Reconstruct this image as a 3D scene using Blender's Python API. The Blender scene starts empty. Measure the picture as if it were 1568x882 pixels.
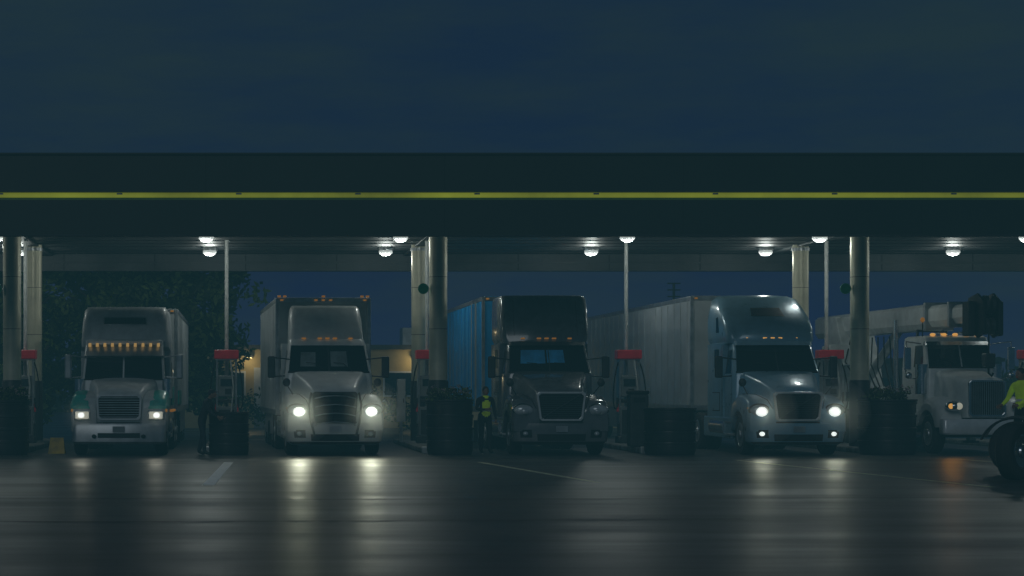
import bpy, bmesh, math, random
from mathutils import Vector, Matrix
random.seed(4)
S=bpy.context.scene
S.view_settings.view_transform='Standard'
S.view_settings.look='None'
S.view_settings.exposure=0
COL=S.collection
# ------------------------------------------------------------------ materials
def M(name,col,rough=.5,metal=0.,emit=None,es=0.,coat=0.,var=.18,scale=4.,bump=0.,bscale=40.,dirt=0.,spec=.5):
    m=bpy.data.materials.new(name); m.use_nodes=True
    nt=m.node_tree; b=nt.nodes['Principled BSDF']
    tc=nt.nodes.new('ShaderNodeTexCoord')
    n=nt.nodes.new('ShaderNodeTexNoise'); n.inputs['Scale'].default_value=scale; n.inputs['Detail'].default_value=6
    nt.links.new(tc.outputs['Object'],n.inputs['Vector'])
    r=nt.nodes.new('ShaderNodeValToRGB')
    r.color_ramp.elements[0].position=.35; r.color_ramp.elements[1].position=.65
    r.color_ramp.elements[0].color=[max(0,c*(1-var)) for c in col]+[1]
    r.color_ramp.elements[1].color=[min(1,c*(1+var)) for c in col]+[1]
    nt.links.new(n.outputs['Fac'],r.inputs['Fac'])
    out=r.outputs['Color']
    if dirt>0:
        sp=nt.nodes.new('ShaderNodeSeparateXYZ'); nt.links.new(tc.outputs['Object'],sp.inputs[0])
        mr=nt.nodes.new('ShaderNodeMapRange'); mr.inputs['From Min'].default_value=1.3; mr.inputs['From Max'].default_value=.2
        nt.links.new(sp.outputs['Z'],mr.inputs['Value'])
        mm=nt.nodes.new('ShaderNodeMath'); mm.operation='MULTIPLY'; nt.links.new(mr.outputs[0],mm.inputs[0]); nt.links.new(n.outputs['Fac'],mm.inputs[1])
        m2=nt.nodes.new('ShaderNodeMath'); m2.operation='MULTIPLY'; m2.inputs[1].default_value=dirt*2; m2.use_clamp=True; nt.links.new(mm.outputs[0],m2.inputs[0])
        mx=nt.nodes.new('ShaderNodeMixRGB'); nt.links.new(m2.outputs[0],mx.inputs[0]); nt.links.new(out,mx.inputs[1]); mx.inputs[2].default_value=(.05,.045,.04,1)
        out=mx.outputs[0]
    nt.links.new(out,b.inputs['Base Color'])
    rr=nt.nodes.new('ShaderNodeMapRange'); rr.inputs['To Min'].default_value=max(.02,rough*.75); rr.inputs['To Max'].default_value=min(1,rough*1.25)
    nt.links.new(n.outputs['Fac'],rr.inputs['Value']); nt.links.new(rr.outputs[0],b.inputs['Roughness'])
    b.inputs['Metallic'].default_value=metal; b.inputs['Coat Weight'].default_value=coat; b.inputs['Coat Roughness'].default_value=.08
    b.inputs['Specular IOR Level'].default_value=spec
    if emit: b.inputs['Emission Color'].default_value=(*emit,1); b.inputs['Emission Strength'].default_value=es
    if bump>0:
        n2=nt.nodes.new('ShaderNodeTexNoise'); n2.inputs['Scale'].default_value=bscale; n2.inputs['Detail'].default_value=4
        nt.links.new(tc.outputs['Object'],n2.inputs['Vector'])
        bp=nt.nodes.new('ShaderNodeBump'); bp.inputs['Strength'].default_value=bump; bp.inputs['Distance'].default_value=.02
        nt.links.new(n2.outputs['Fac'],bp.inputs['Height']); nt.links.new(bp.outputs[0],b.inputs['Normal'])
    return m
white=M('white_paint',(.64,.67,.66),.35,coat=.3,var=.08,dirt=.4)
offwhite=M('worn_white_paint',(.48,.51,.52),.4,coat=.2,var=.12,dirt=.6)
trailwhite=M('trailer_white',(.46,.49,.5),.45,var=.12,scale=1.2,dirt=.5)
silver=M('silver_blue_paint',(.25,.44,.57),.3,metal=.1,coat=.6,var=.08,dirt=.3)
blackp=M('dark_grey_paint',(.14,.15,.16),.22,coat=.8,var=.18,dirt=.3)
darkgrey=M('dark_plastic',(.035,.037,.04),.5,bump=.1)
blackm=M('black_void',(.008,.008,.009),.7)
rubber=M('tyre_rubber',(.022,.022,.023),.75,bump=.3)
chrome=M('chrome',(.6,.62,.64),.2,metal=1,var=.1)
brightm=M('bright_trim',(.66,.68,.69),.25,metal=.2,var=.1)
bumperm=M('dull_chrome',(.4,.42,.43),.38,metal=.7,var=.2,scale=3)
alu=M('aluminium',(.45,.47,.48),.38,metal=.8,var=.15)
glass=M('windscreen_glass',(.012,.016,.02),.06,spec=.8,var=.1)
backlit=M('painted_see_through_light',(.16,.2,.21),.7,var=.3,scale=3)  # see-through light painted as a paler patch on the windscreen
bluerefl=M('painted_blue_reflection',(.03,.34,.68),.6,var=.25,scale=3)  # blue windscreen reflection put in as colour
teal=M('teal_stripe',(.01,.42,.34),.35,coat=.4)
blue=M('blue_trailer_skin',(.02,.36,.8),.45,var=.12,scale=1.2,dirt=.3)
amber=M('amber_lens',(.6,.25,.03),.3,emit=(1,.5,.12),es=.75)
ambervis=M('amber_visor_lens',(.6,.3,.05),.3,emit=(1,.6,.2),es=.38)
amberdim=M('amber_lens_dim',(.5,.25,.05),.3,emit=(1,.4,.05),es=.2)
redm=M('red_panel',(.5,.02,.04),.4,emit=(.9,.02,.06),es=.03)
headon=M('headlight_lit',(.9,.9,.9),.2,emit=(.93,1,.95),es=1.5)
headdim=M('headlight_low',(.9,.9,.9),.2,emit=(1,.95,.7),es=.35)
headoff=M('headlight_lens',(.5,.54,.56),.12,metal=.2)
lampm=M('canopy_lamp_lens',(.9,.9,.9),.3,emit=(.9,1,.96),es=.55)
wfillm=M('added_wall_fill_lens',(.9,.8,.5),.3,emit=(1,.75,.35),es=.5)
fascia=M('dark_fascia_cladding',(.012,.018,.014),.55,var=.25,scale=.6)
strip=M('yellow_light_strip',(.4,.4,.05),.4,emit=(.62,.7,.03),es=.27)
nt=strip.node_tree; tc=nt.nodes.new('ShaderNodeTexCoord'); nn=nt.nodes.new('ShaderNodeTexNoise'); nn.inputs['Scale'].default_value=.35; nn.inputs['Detail'].default_value=5
nt.links.new(tc.outputs['Object'],nn.inputs['Vector']); rp=nt.nodes.new('ShaderNodeMapRange'); rp.inputs['From Min'].default_value=.35; rp.inputs['From Max'].default_value=.65; rp.inputs['To Min'].default_value=.13; rp.inputs['To Max'].default_value=.34
nt.links.new(nn.outputs['Fac'],rp.inputs['Value']); nt.links.new(rp.outputs[0],nt.nodes['Principled BSDF'].inputs['Emission Strength'])
stripg=M('green_glow_band',(.03,.09,.02),.4,emit=(.2,.5,.02),es=.025)
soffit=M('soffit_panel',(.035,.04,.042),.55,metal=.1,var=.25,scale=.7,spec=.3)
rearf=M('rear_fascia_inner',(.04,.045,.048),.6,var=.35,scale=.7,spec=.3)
colm=M('column_cladding',(.66,.63,.47),.42,metal=.2,var=.12,scale=1.5,dirt=.3)
poly=M('white_pole_paint',(.55,.57,.55),.45,var=.1)
cabm=M('dispenser_grey_enamel',(.22,.24,.25),.45,var=.15,dirt=.4)
barrel=M('barrel_plastic',(.02,.023,.026),.42,coat=.2,bump=.1)
conc=M('kerb_concrete',(.16,.16,.15),.8,var=.3,scale=3,bump=.4)
tan=M('tan_wall',(.45,.36,.18),.8,var=.2,scale=.8,bump=.2)
roofm=M('roof_felt',(.06,.06,.06),.8)
bark=M('bark',(.07,.055,.04),.9,bump=.6)
leafA=M('foliage_dark',(.03,.05,.02),.7,var=.5,scale=.8)
leafB=M('foliage_light',(.1,.15,.035),.7,var=.4,scale=.8)
leafr=M('flower_pale',(.35,.25,.25),.7)
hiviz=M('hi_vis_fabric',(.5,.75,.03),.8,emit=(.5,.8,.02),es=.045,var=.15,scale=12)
refl=M('reflective_tape',(.6,.62,.62),.4)
navy=M('dark_workwear',(.025,.028,.04),.85,var=.3,scale=10)
skin=M('skin',(.25,.14,.09),.55)
hair=M('hair',(.02,.015,.012),.6)
yellow=M('safety_yellow',(.45,.3,.02),.5,var=.35)
green=M('green_sign_face',(.02,.25,.12),.4,emit=(.02,.4,.18),es=.02)
screen=M('dark_screen',(.03,.05,.06),.15)

# ------------------------------------------------------------------ helpers
def E(name,loc=(0,0,0),yaw=0):
    e=bpy.data.objects.new(name,None); e.location=loc; e.rotation_euler=(0,0,yaw); e.empty_display_size=.3
    COL.objects.link(e); return e
def mk(name,v,f,mat,parent=None,smooth=False,bev=0,seg=2,recalc=True):
    me=bpy.data.meshes.new(name); me.from_pydata([tuple(p) for p in v],[],f)
    if recalc:
        bm=bmesh.new(); bm.from_mesh(me); bmesh.ops.recalc_face_normals(bm,faces=bm.faces); bm.to_mesh(me); bm.free()
    for p in me.polygons: p.use_smooth=smooth
    me.materials.append(mat)
    o=bpy.data.objects.new(name,me); COL.objects.link(o)
    if parent: o.parent=parent
    if bev>0:
        b=o.modifiers.new('bevel','BEVEL'); b.width=bev; b.segments=seg; b.limit_method='ANGLE'; b.angle_limit=math.radians(35)
        b.harden_normals=False
    return o
def box(p,name,c,s,mat,bev=0):
    x,y,z=c; a,b,d=s[0]/2,s[1]/2,s[2]/2
    v=[(x+i*a,y+j*b,z+k*d) for k in(-1,1) for j in(-1,1) for i in(-1,1)]
    f=[(0,1,3,2),(4,6,7,5),(0,4,5,1),(2,3,7,6),(0,2,6,4),(1,5,7,3)]
    return mk(name,v,f,mat,p,bev=bev)
def loft(p,name,rings,mat,cap=True,smooth=True,bev=0,closed=True):
    n=len(rings[0]); v=[q for r in rings for q in r]; f=[]
    for i in range(len(rings)-1):
        for j in range(n if closed else n-1):
            k=(j+1)%n; f.append((i*n+j,i*n+k,(i+1)*n+k,(i+1)*n+j))
    if cap: f.append(tuple(range(n))[::-1]); f.append(tuple(range((len(rings)-1)*n,len(rings)*n)))
    o=mk(name,v,f,mat,p,smooth=smooth,bev=bev)
    if smooth:
        try:
            o.data.set_sharp_from_angle(angle=math.radians(38))
        except Exception: pass
    return o
def lathe(p,name,prof,mat,c=(0,0,0),axis='z',seg=32,smooth=True):
    rings=[]
    for r,h in prof:
        ring=[]
        for i in range(seg):
            a=2*math.pi*i/seg; u,w=r*math.cos(a),r*math.sin(a)
            q={'z':(u,w,h),'x':(h,u,w),'y':(u,h,w)}[axis]
            ring.append((q[0]+c[0],q[1]+c[1],q[2]+c[2]))
        rings.append(ring)
    return loft(p,name,rings,mat,smooth=smooth)
def cyl(p,name,c,r,d,axis,mat,seg=20): return lathe(p,name,[(r,-d/2),(r,d/2)],mat,c,axis,seg)
def tube(p,name,pts,r,mat):
    cu=bpy.data.curves.new(name,'CURVE'); cu.dimensions='3D'; cu.bevel_depth=r; cu.bevel_resolution=2; cu.use_fill_caps=True
    s=cu.splines.new('POLY'); s.points.add(len(pts)-1)
    for i,q in enumerate(pts): s.points[i].co=(*q,1)
    cu.materials.append(mat); o=bpy.data.objects.new(name,cu); COL.objects.link(o)
    if p: o.parent=p
    return o
def ell(p,name,c,s,mat,seg=20):
    prof=[(max(.001,math.sin(math.pi*i/12)),-math.cos(math.pi*i/12)) for i in range(13)]
    o=lathe(p,name,prof,mat,(0,0,0),'z',seg)
    for v in o.data.vertices: v.co=Vector((v.co.x*s[0]+c[0],v.co.y*s[1]+c[1],v.co.z*s[2]+c[2]))
    return o
def prof(p,name,pts,x0,x1,mat,bev=0):
    n=len(pts); v=[(x0,y,z) for y,z in pts]+[(x1,y,z) for y,z in pts]
    f=[tuple(range(n)),tuple(range(n,2*n))[::-1]]+[(i,(i+1)%n,n+(i+1)%n,n+i) for i in range(n)]
    return mk(name,v,f,mat,p,bev=bev)
def planring(z,yf,yb,hw,r,bl):
    P=[]
    for i in range(11):
        x=-(hw-r)+2*(hw-r)*i/10; P.append((x,yf+bl*(x/hw)**2,z))
    yc=yf+bl*((hw-r)/hw)**2
    for a in (22,45,68,90):
        t=math.radians(a); P.append((hw-r+r*math.sin(t),yc+r-r*math.cos(t),z))
    P+=[(hw,yb-.06,z),(hw-.06,yb,z),(-(hw-.06),yb,z),(-hw,yb-.06,z)]
    for a in (90,68,45,22):
        t=math.radians(a); P.append((-(hw-r+r*math.sin(t)),yc+r-r*math.cos(t),z))
    return P
def loftz(p,name,secs,mat): return loft(p,name,[planring(*s) for s in secs],mat)
def lerpsec(secs,z):
    for a,b in zip(secs,secs[1:]):
        if a[0]<=z<=b[0]:
            t=(z-a[0])/(b[0]-a[0]); return [a[i]+(b[i]-a[i])*t for i in range(6)]
    return list(secs[-1])
def front_patch(p,name,secs,z0,z1,f0,f1,mat,off=.012,xa=-1,xb=1,n=12,rz=4):
    rings=[]
    for k in range(rz+1):
        t=k/rz; z=z0+(z1-z0)*t; s=lerpsec(secs,z); fr=f0+(f1-f0)*t; ring=[]
        for i in range(n+1):
            u=xa+(xb-xa)*i/n; x=u*fr*s[3]; ring.append((x,s[1]+s[5]*(x/s[3])**2-off,z))
        rings.append(ring)
    return loft(p,name,rings,mat,cap=False,closed=False)
def side_patch(p,name,secs,pts,mat,off=.01,sides=(-1,1)):
    for sd in sides:
        v=[(sd*(lerpsec(secs,z)[3]+off),y,z) for y,z in pts]
        mk(name,v,[tuple(range(len(v)))],mat,p)
def hoodring(y,hb,ht,z0,z1,r,cr,xo=0):
    P=[(-hb,z0),(-(hb+ht)/2-.01,(z0+z1)/2)]
    for a in (0,25,50,75):
        t=math.radians(a); P.append((-(ht-r+r*math.cos(t)),z1-r+r*math.sin(t)))
    for i in range(7):
        u=-1+2*i/6; P.append((u*(ht-r),z1+cr*(1-u*u)))
    for a in (75,50,25,0):
        t=math.radians(a); P.append((ht-r+r*math.cos(t),z1-r+r*math.sin(t)))
    P+=[((hb+ht)/2+.01,(z0+z1)/2),(hb,z0)]
    return [(x+xo,y,z) for x,z in P]
def frame(p,name,y,pts,inset,d,mat):
    cx=sum(q[0] for q in pts)/len(pts); cz=sum(q[1] for q in pts)/len(pts)
    inn=[]
    for x,z in pts:
        inn.append((x-math.copysign(inset,x-cx),z-math.copysign(inset,z-cz)))
    n=len(pts); v=[(x,y,z) for x,z in pts]+[(x,y,z) for x,z in inn]+[(x,y+d,z) for x,z in pts]+[(x,y+d,z) for x,z in inn]
    f=[]
    for i in range(n):
        k=(i+1)%n
        f+=[(i,k,n+k,n+i),(2*n+i,3*n+i,3*n+k,2*n+k),(i,2*n+i,2*n+k,k),(n+i,n+k,3*n+k,3*n+i)]
    mk(name,v,f,mat,p,bev=.012)
def grille(p,y,w0,w1,z0,z1,bars,framem,barm,inset=.05,vert=False):
    c=.06
    pts=[(-w0+c,z0),(w0-c,z0),(w0,z0+c),(w1,z1-c),(w1-c,z1),(-w1+c,z1),(-w1,z1-c),(-w0,z0+c)]
    frame(p,'grille_surround',y,pts,inset,.09,framem)
    mk('grille_recess',[(x*.97,y+.05,z0+(z-z0)) for x,z in pts],[tuple(range(8))],blackm,p)
    for i in range(bars):
        t=(i+.5)/bars
        if vert:
            x=-w0+inset+(2*w0-2*inset)*t; box(p,'grille_bar',(x,y+.03,(z0+z1)/2),(.012,.03,z1-z0-.06),barm)
        else:
            z=z0+inset+(z1-z0-2*inset)*t; w=w0+(w1-w0)*t-inset; box(p,'grille_bar',(0,y+.03,z),(2*w,.03,.014),barm)
    return
def wheel(p,x,y,r=.52,w=.28,rim=alu,out=-1,name='wheel'):
    h=w/2
    prof_=[(r*.58,-h*.9),(r*.9,-h),(r*.975,-h*.82),(r,-h*.5),(r*.985,-h*.1),(r,0),(r*.985,h*.1),(r,h*.5),(r*.975,h*.82),(r*.9,h),(r*.58,h*.9)]
    lathe(p,name+'_tyre',prof_,rubber,(x,y,r),'x',36)
    o=out*h
    lathe(p,name+'_rim',[(r*.6,o*.93),(r*.56,o*.98),(r*.5,o*.6),(r*.3,o*.55),(r*.22,o*.95),(r*.2,o*1.15),(r*.02,o*1.2)],rim,(x,y,r),'x',28)
    for i in range(10):
        a=2*math.pi*i/10
        cyl(p,name+'_nut',(x+o*.62,y+r*.38*math.cos(a),r+r*.38*math.sin(a)),.016,.05,'x',chrome,6)
def fender(p,sd,mat,xin,xout,top,y0,y1,yw,rw,zlow,r=.12):
    rings=[]
    n=16
    for i in range(n+1):
        y=y0+(y1-y0)*i/n
        zt=lerp(top,y)
        d=rw*rw-(y-yw)**2
        z0=zlow
        if d>0: z0=max(zlow,.52+math.sqrt(d))
        z0=min(z0,zt-.06)
        pinch=.05 if i==0 else 0
        hw=(xout-xin)/2-pinch
        rings.append(hoodring(y,hw,hw-.02,z0,zt,min(r,(zt-z0)*.45),.015,sd*(xin+xout)/2))
    loft(p,'fender',rings,mat)
def lerp(tab,y):
    for a,b in zip(tab,tab[1:]):
        if a[0]<=y<=b[0]: return a[1]+(b[1]-a[1])*(y-a[0])/(b[0]-a[0])
    return tab[-1][1] if y>tab[-1][0] else tab[0][1]
def lamp(name,kind,loc,power,col,rad=.1,parent=None,rot=None,cone=None,blend=.5):
    l=bpy.data.lights.new(name,kind); l.energy=power; l.color=col; l.shadow_soft_size=rad
    if cone: l.spot_size=cone; l.spot_blend=blend
    o=bpy.data.objects.new(name,l); o.location=loc
    if rot: o.rotation_euler=rot
    COL.objects.link(o)
    if parent: o.parent=parent
    return o
# scattering spheres added around lit headlights to make halos, lit by the lamps themselves
halo=bpy.data.materials.new('halo_scatter'); halo.use_nodes=True; nt=halo.node_tree
for n in list(nt.nodes):
    if n.type!='OUTPUT_MATERIAL': nt.nodes.remove(n)
vs=nt.nodes.new('ShaderNodeVolumeScatter'); vs.inputs['Color'].default_value=(.95,1,1,1); vs.inputs['Density'].default_value=.15; vs.inputs['Anisotropy'].default_value=.2
nt.links.new(vs.outputs[0],[n for n in nt.nodes if n.type=='OUTPUT_MATERIAL'][0].inputs['Volume'])
def mirrors(p,y,x,z0,z1,mat,arm=chrome,hoodm=True,w=.2):
    for sd in(-1,1):
        box(p,'mirror_housing',(sd*x,y,(z0+z1)/2),(w,.12,z1-z0),mat,.04)
        box(p,'mirror_glass',(sd*x,y+.065,(z0+z1)/2),(w-.05,.006,z1-z0-.06),screen)
        tube(p,'mirror_arm',[(sd*1.0,y+.12,z1-.08),(sd*x,y+.02,z1-.03)],.018,arm)
        tube(p,'mirror_arm',[(sd*1.05,y+.12,z0+.06),(sd*x,y+.02,z0+.03)],.018,arm)
        if hoodm:
            ell(p,'hood_mirror',(sd*1.17,.95,1.86),(.1,.07,.11),darkgrey,14)
            tube(p,'hood_mirror_arm',[(sd*.95,1.15,1.48),(sd*1.16,.98,1.8)],.014,darkgrey)
def chassis(p,L,rims=alu,tank=chrome,dual_y=(5.6,6.95)):
    box(p,'frame_rail',(-.42,L/2+.5,.78),(.09,L-1,.26),darkgrey); box(p,'frame_rail',(.42,L/2+.5,.78),(.09,L-1,.26),darkgrey)
    box(p,'front_axle',(0,1.15,.5),(1.9,.14,.14),darkgrey,.02)
    box(p,'engine_block',(0,1.3,.9),(.75,1.5,.7),blackm)
    for sd in(-1,1):
        wheel(p,sd*1.04,1.15,.52,.3,rims,sd,'front_wheel')
        for y in dual_y:
            wheel(p,sd*1.08,y,.52,.28,rims,sd,'drive_wheel'); wheel(p,sd*.76,y,.52,.28,darkgrey,sd,'inner_drive_wheel')
        cyl(p,'fuel_tank',(sd*.95,3.45,.68),.3,1.5,'y',tank,24)
        box(p,'cab_step',(sd*1.08,2.25,.5),(.32,.6,.06),alu,.01); box(p,'cab_step',(sd*1.08,2.25,.82),(.28,.6,.06),alu,.01)
        box(p,'mud_flap',(sd*1.0,dual_y[-1]+.62,.45),(.6,.02,.65),blackm)
def wipers(p,secs,z):
    s=lerpsec(secs,z)
    for x in(-.1,.62):
        tube(p,'wiper',[(x,s[1]-.03,z-.03),(x-.25,s[1]+.01,z+.18),(x-.5,s[1]+.06,z+.2)],.01,blackm)
def trailer(p,y0,L,W,z0,z1,mat,posts=16,front=True,xo=0,frontm=None):
    hw=W/2
    box(p,'trailer_body',(xo,y0+L/2,(z0+z1)/2),(W,L,z1-z0),mat,.05)
    box(p,'trailer_top_rail',(xo,y0+L/2,z1-.07),(W+.03,L+.02,.12),alu,.01)
    box(p,'trailer_bottom_rail',(xo,y0+L/2,z0+.06),(W+.03,L+.02,.16),alu,.01)
    for sx in(-1,1):
        box(p,'corner_post',(xo+sx*(hw-.03),y0-.004,(z0+z1)/2),(.09,.05,z1-z0-.02),alu,.012)
        for i in range(posts):
            y=y0+.4+(L-.6)*i/(posts-1)
            box(p,'side_post',(xo+sx*(hw+.006),y,(z0+z1)/2),(.022,.035,z1-z0-.3),mat)
    for x in(-hw+.15,-.2,0,.2,hw-.15): box(p,'clearance_lamp',(xo+x,y0-.03,z1-.07),(.09,.03,.04),amberdim,.008)
    for sx in(-1,1):
        for yy in(L-1.2,L-2.5): wheel(p,xo+sx*1.05,y0+yy,.5,.28,alu,sx,'trailer_wheel')
        box(p,'landing_leg',(xo+sx*.9,y0+2.6,.55),(.12,.12,1.0),darkgrey)
        box(p,'side_skirt',(xo+sx*(hw-.05),y0+L*.55,.75),(.03,L*.42,.7),mat)

# ------------------------------------------------------------------ aero tractor
def aero(name,X,Y,yaw,paint,o):
    p=E(name,(X,Y,0),yaw)
    hood=[(.12,.5,.46,.9,1.5,.1,.03),(.2,.62,.56,.82,1.62,.1,.04),(.5,.74,.64,.8,1.76,.12,.05),(1.0,.9,.76,.8,1.93,.14,.06),(1.6,1.02,.92,.8,2.08,.15,.05),(1.9,1.05,.98,.9,2.14,.15,.03)]
    loft(p,'hood',[hoodring(*h) for h in hood],paint)
    top=[(.1,1.12),(.18,1.28),(.35,1.4),(.8,1.52),(1.2,1.55),(1.6,1.46),(1.85,1.3)]
    for sd in(-1,1):
        fender(p,sd,paint,.5,1.24,top,.12,1.85,1.15,.62,.62)
        box(p,'wheel_well_liner',(sd*.95,1.15,1.05),(.5,1.15,.12),blackm)
        tube(p,'hood_seam',[(sd*.63,.13,1.2),(sd*.72,.3,1.42),(sd*.86,.9,1.56),(sd*1.0,1.6,1.56)],.008,blackm)
    bsec=[(.28,.1,.6,1.08,.16,.2),(.36,.02,.6,1.2,.2,.2),(.6,0,.6,1.24,.2,.2),(.82,.04,.6,1.24,.2,.18),(.88,.12,.6,1.2,.2,.16)]
    loftz(p,'front_bumper',bsec,o.get('bumper',paint))
    front_patch(p,'bumper_intake',bsec,.38,.55,.5,.5,blackm)
    front_patch(p,'bumper_step',bsec,.83,.87,.45,.45,darkgrey)
    front_patch(p,'bumper_valance',bsec,.285,.36,.98,.98,darkgrey,.01)
    box(p,'number_plate',(0,-.025,.68),(.3,.012,.15),alu,.004)
    for sd in(-1,1):
        front_patch(p,'fog_lamp_recess',bsec,.46,.66,.84,.84,blackm,xa=.72 if sd>0 else -1,xb=1 if sd>0 else -.72,n=4)
        ell(p,'fog_lamp',(sd*.9,.1,.56),(.07,.05,.055),headon if o.get('fog') else headoff,14)
    g=o['grille']
    if g=='bars':
        grille(p,.06,.5,.58,.5,1.62,9,darkgrey,darkgrey,.06)
        for z in(1.5,1.28,1.06,.84): 
            tube(p,'grille_trim',[(-.52,.03,z-.05),(-.3,-.01,z),(0,-.02,z+.02),(.3,-.01,z),(.52,.03,z-.05)],.014,bumperm)
        for sd in (-1,1):
            tube(p,'grille_side_trim',[(sd*.6,.06,1.6),(sd*.66,.04,1.3),(sd*.62,.03,.9),(sd*.52,.0,.5)],.03,darkgrey)
    else:
        grille(p,.05,.55,.62,.88,1.62,12,brightm,darkgrey,.05)
        tube(p,'grille_diagonal',[(-.5,.04,.95),(.5,.04,1.56)],.012,darkgrey)
    hm=headon if o.get('lit') else headoff
    for sd in(-1,1):
        # swept wrap-round headlamp unit
        ell(p,'headlight_bezel',(sd*.95,.2,1.15),(.28,.13,.18),darkgrey if o.get('lit') else chrome,22)
        ell(p,'headlight_glass',(sd*.95,.17,1.15),(.25,.13,.155),headoff,22)
        ell(p,'headlight_lens',(sd*.92,.075,1.12),(.15,.07,.12) if o.get('lit') else (.1,.05,.08),hm,22)
        ell(p,'turn_signal',(sd*1.17,.3,1.2),(.06,.12,.06),amberdim,12)
        if o.get('lit'):
            lamp('headlight_beam','SPOT',(sd*.9,-.02,1.12),o['lit'],(.97,1,.74),.11,p,(math.radians(87.5),0,math.radians(180)),math.radians(150),.95)
            ell(p,'headlight_halo',(sd*.9,-.1,1.1),(.85,.85,.85),halo,20)
    R=o['roof']
    cab=[(.9,1.85,2.9,1.15,.1,.1),(2.05,1.8,2.9,1.14,.14,.16),(2.15,1.84,2.9,1.13,.16,.18),(2.88,2.28,2.9,1.03,.16,.18),(3.02,2.45,2.9,.99,.14,.18)]
    sl=[(.85,2.88,o['sl'],1.18,.03,.0),(2.9,2.88,o['sl'],1.18,.03,0)]
    loftz(p,'cab',cab,paint)
    loftz(p,'sleeper',sl,paint)
    loftz(p,'roof_fairing',R,paint)
    front_patch(p,'windscreen',cab,2.16,2.84,.93,.93,glass)
    for xa,xb,za,zb,mm in o.get('light_patches',[]):
        front_patch(p,'windscreen_light_patch',cab,za,zb,.9,.9,mm,.016,xa,xb,6)  # patches over the glass, coloured to imitate backlight and reflection
    front_patch(p,'windscreen_pillar',cab,2.16,2.84,.012,.012,darkgrey,.02,n=2)
    front_patch(p,'windscreen_seal',cab,2.11,2.16,.95,.94,blackm,.016)
    wipers(p,cab,2.18)
    side_patch(p,'door_window',cab,[(2.2,2.1),(2.78,2.1),(2.78,2.72),(2.42,2.72)],glass)
    side_patch(p,'sleeper_window',sl,[(3.3,2.25),(3.75,2.25),(3.75,2.75),(3.3,2.75)],glass)
    side_patch(p,'door_seam',cab,[(2.12,1.0),(2.135,1.0),(2.135,2.1),(2.12,2.1)],blackm)
    side_patch(p,'body_seam',sl,[(2.95,.95),(2.97,.95),(2.97,2.88),(2.95,2.88)],blackm)
    side_patch(p,'luggage_door',sl,[(3.2,1.1),(4.0,1.1),(4.0,1.6),(3.2,1.6)],darkgrey,.004)
    side_patch(p,'luggage_door_panel',sl,[(3.22,1.12),(3.98,1.12),(3.98,1.58),(3.22,1.58)],paint,.01)
    if o.get('visor'):
        loftz(p,'sun_visor',[(2.84,2.05,2.5,1.02,.14,.22),(2.94,2.14,2.5,1.02,.14,.22)],darkgrey if o['visor']=='dark' else paint)
    for x in (-.62,-.2,0,.2,.62):
        s=lerpsec(cab,3.0); box(p,'marker_lamp',(x,s[1]+.18*x*x-.03,3.03),(.11,.07,.04),o.get('marker',amberdim),.01)
    if o.get('slot'):
        front_patch(p,'roof_vent_frame',R,3.62,3.86,.38,.34,darkgrey,.012)
        front_patch(p,'roof_vent',R,3.65,3.83,.35,.31,blackm,.018)
    if o.get('side_eye'):
        side_patch(p,'roof_side_window',R,[(3.3,3.2),(3.6,3.2),(3.62,3.6),(3.42,3.62)],glass,.012)
    if o.get('roof_ribs'):
        for xx in(-.72,.72): front_patch(p,'roof_fairing_seam',R,3.1,4.05,1,1,darkgrey,.006,xx-.006,xx+.006,1,6)
    mirrors(p,2.05,1.5,1.98,2.55,o.get('mirror',darkgrey),darkgrey)
    for sd in(-1,1):
        prof(p,'chassis_fairing',[(2.0,.4),(4.9,.4),(4.9,.95),(2.0,.95)],sd*1.12,sd*1.2,o.get('skirt',paint),.03)
    chassis(p,7.3)
    return p

volvoR=lambda h:[(2.9,2.38,4.6,1.12,.16,.2),(3.02,2.36,4.6,1.16,.2,.2),(3.3,2.48,4.6,1.18,.22,.24),(3.6,2.75,4.6,1.17,.26,.3),(3.85,3.1,4.6,1.13,.3,.34),(h-.12,3.5,4.6,1.06,.34,.36),(h-.02,3.95,4.55,.94,.34,.3),(h,4.2,4.5,.8,.3,.1)]
boxR=lambda h:[(2.9,2.4,4.6,1.1,.16,.15),(3.05,2.42,4.6,1.16,.16,.16),(3.6,2.6,4.6,1.17,.16,.16),(h-.12,2.78,4.6,1.15,.16,.16),(h-.02,2.86,4.6,1.12,.16,.16),(h,3.0,4.55,1.05,.16,.1)]
t2=aero('white_box_truck',1.83,47.7,math.radians(2.2),white,dict(grille='bars',lit=95,roof=[(2.95,2.42,3.6,.98,.16,.16),(3.1,2.5,3.6,.98,.16,.16),(3.55,2.85,3.6,.97,.18,.16),(3.85,3.1,3.6,.93,.18,.14),(3.93,3.25,3.6,.88,.18,.1)],sl=3.5,bumper=white,visor=None,
 light_patches=[(-.75,-.35,2.28,2.66,backlit),(.05,.5,2.28,2.68,backlit)]))
trailer(t2,3.75,8.6,2.56,1.0,4.17,trailwhite,12)
for x in(-1.2,-1.05,1.05,1.2,0): box(t2,'box_lamp',(x,3.7,4.2),(.09,.05,.05),amberdim,.01)
t3=aero('dark_grey_semi_truck',7.55,47.8,0,blackp,dict(grille='mesh',roof=boxR(4.2),sl=4.6,visor='dark',roof_ribs=True,light_patches=[(-.75,-.1,2.36,2.72,bluerefl),(-.05,.42,2.38,2.72,bluerefl)]))
trailer(t3,5.6,12.5,2.6,1.05,4.3,blue,14)
box(t3,'reflective_strip',(-1.31,7.0,2.7),(.03,.22,3.0),trailwhite); box(t3,'reflective_strip',(-1.31,7.9,2.7),(.03,.14,3.0),trailwhite)
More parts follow.
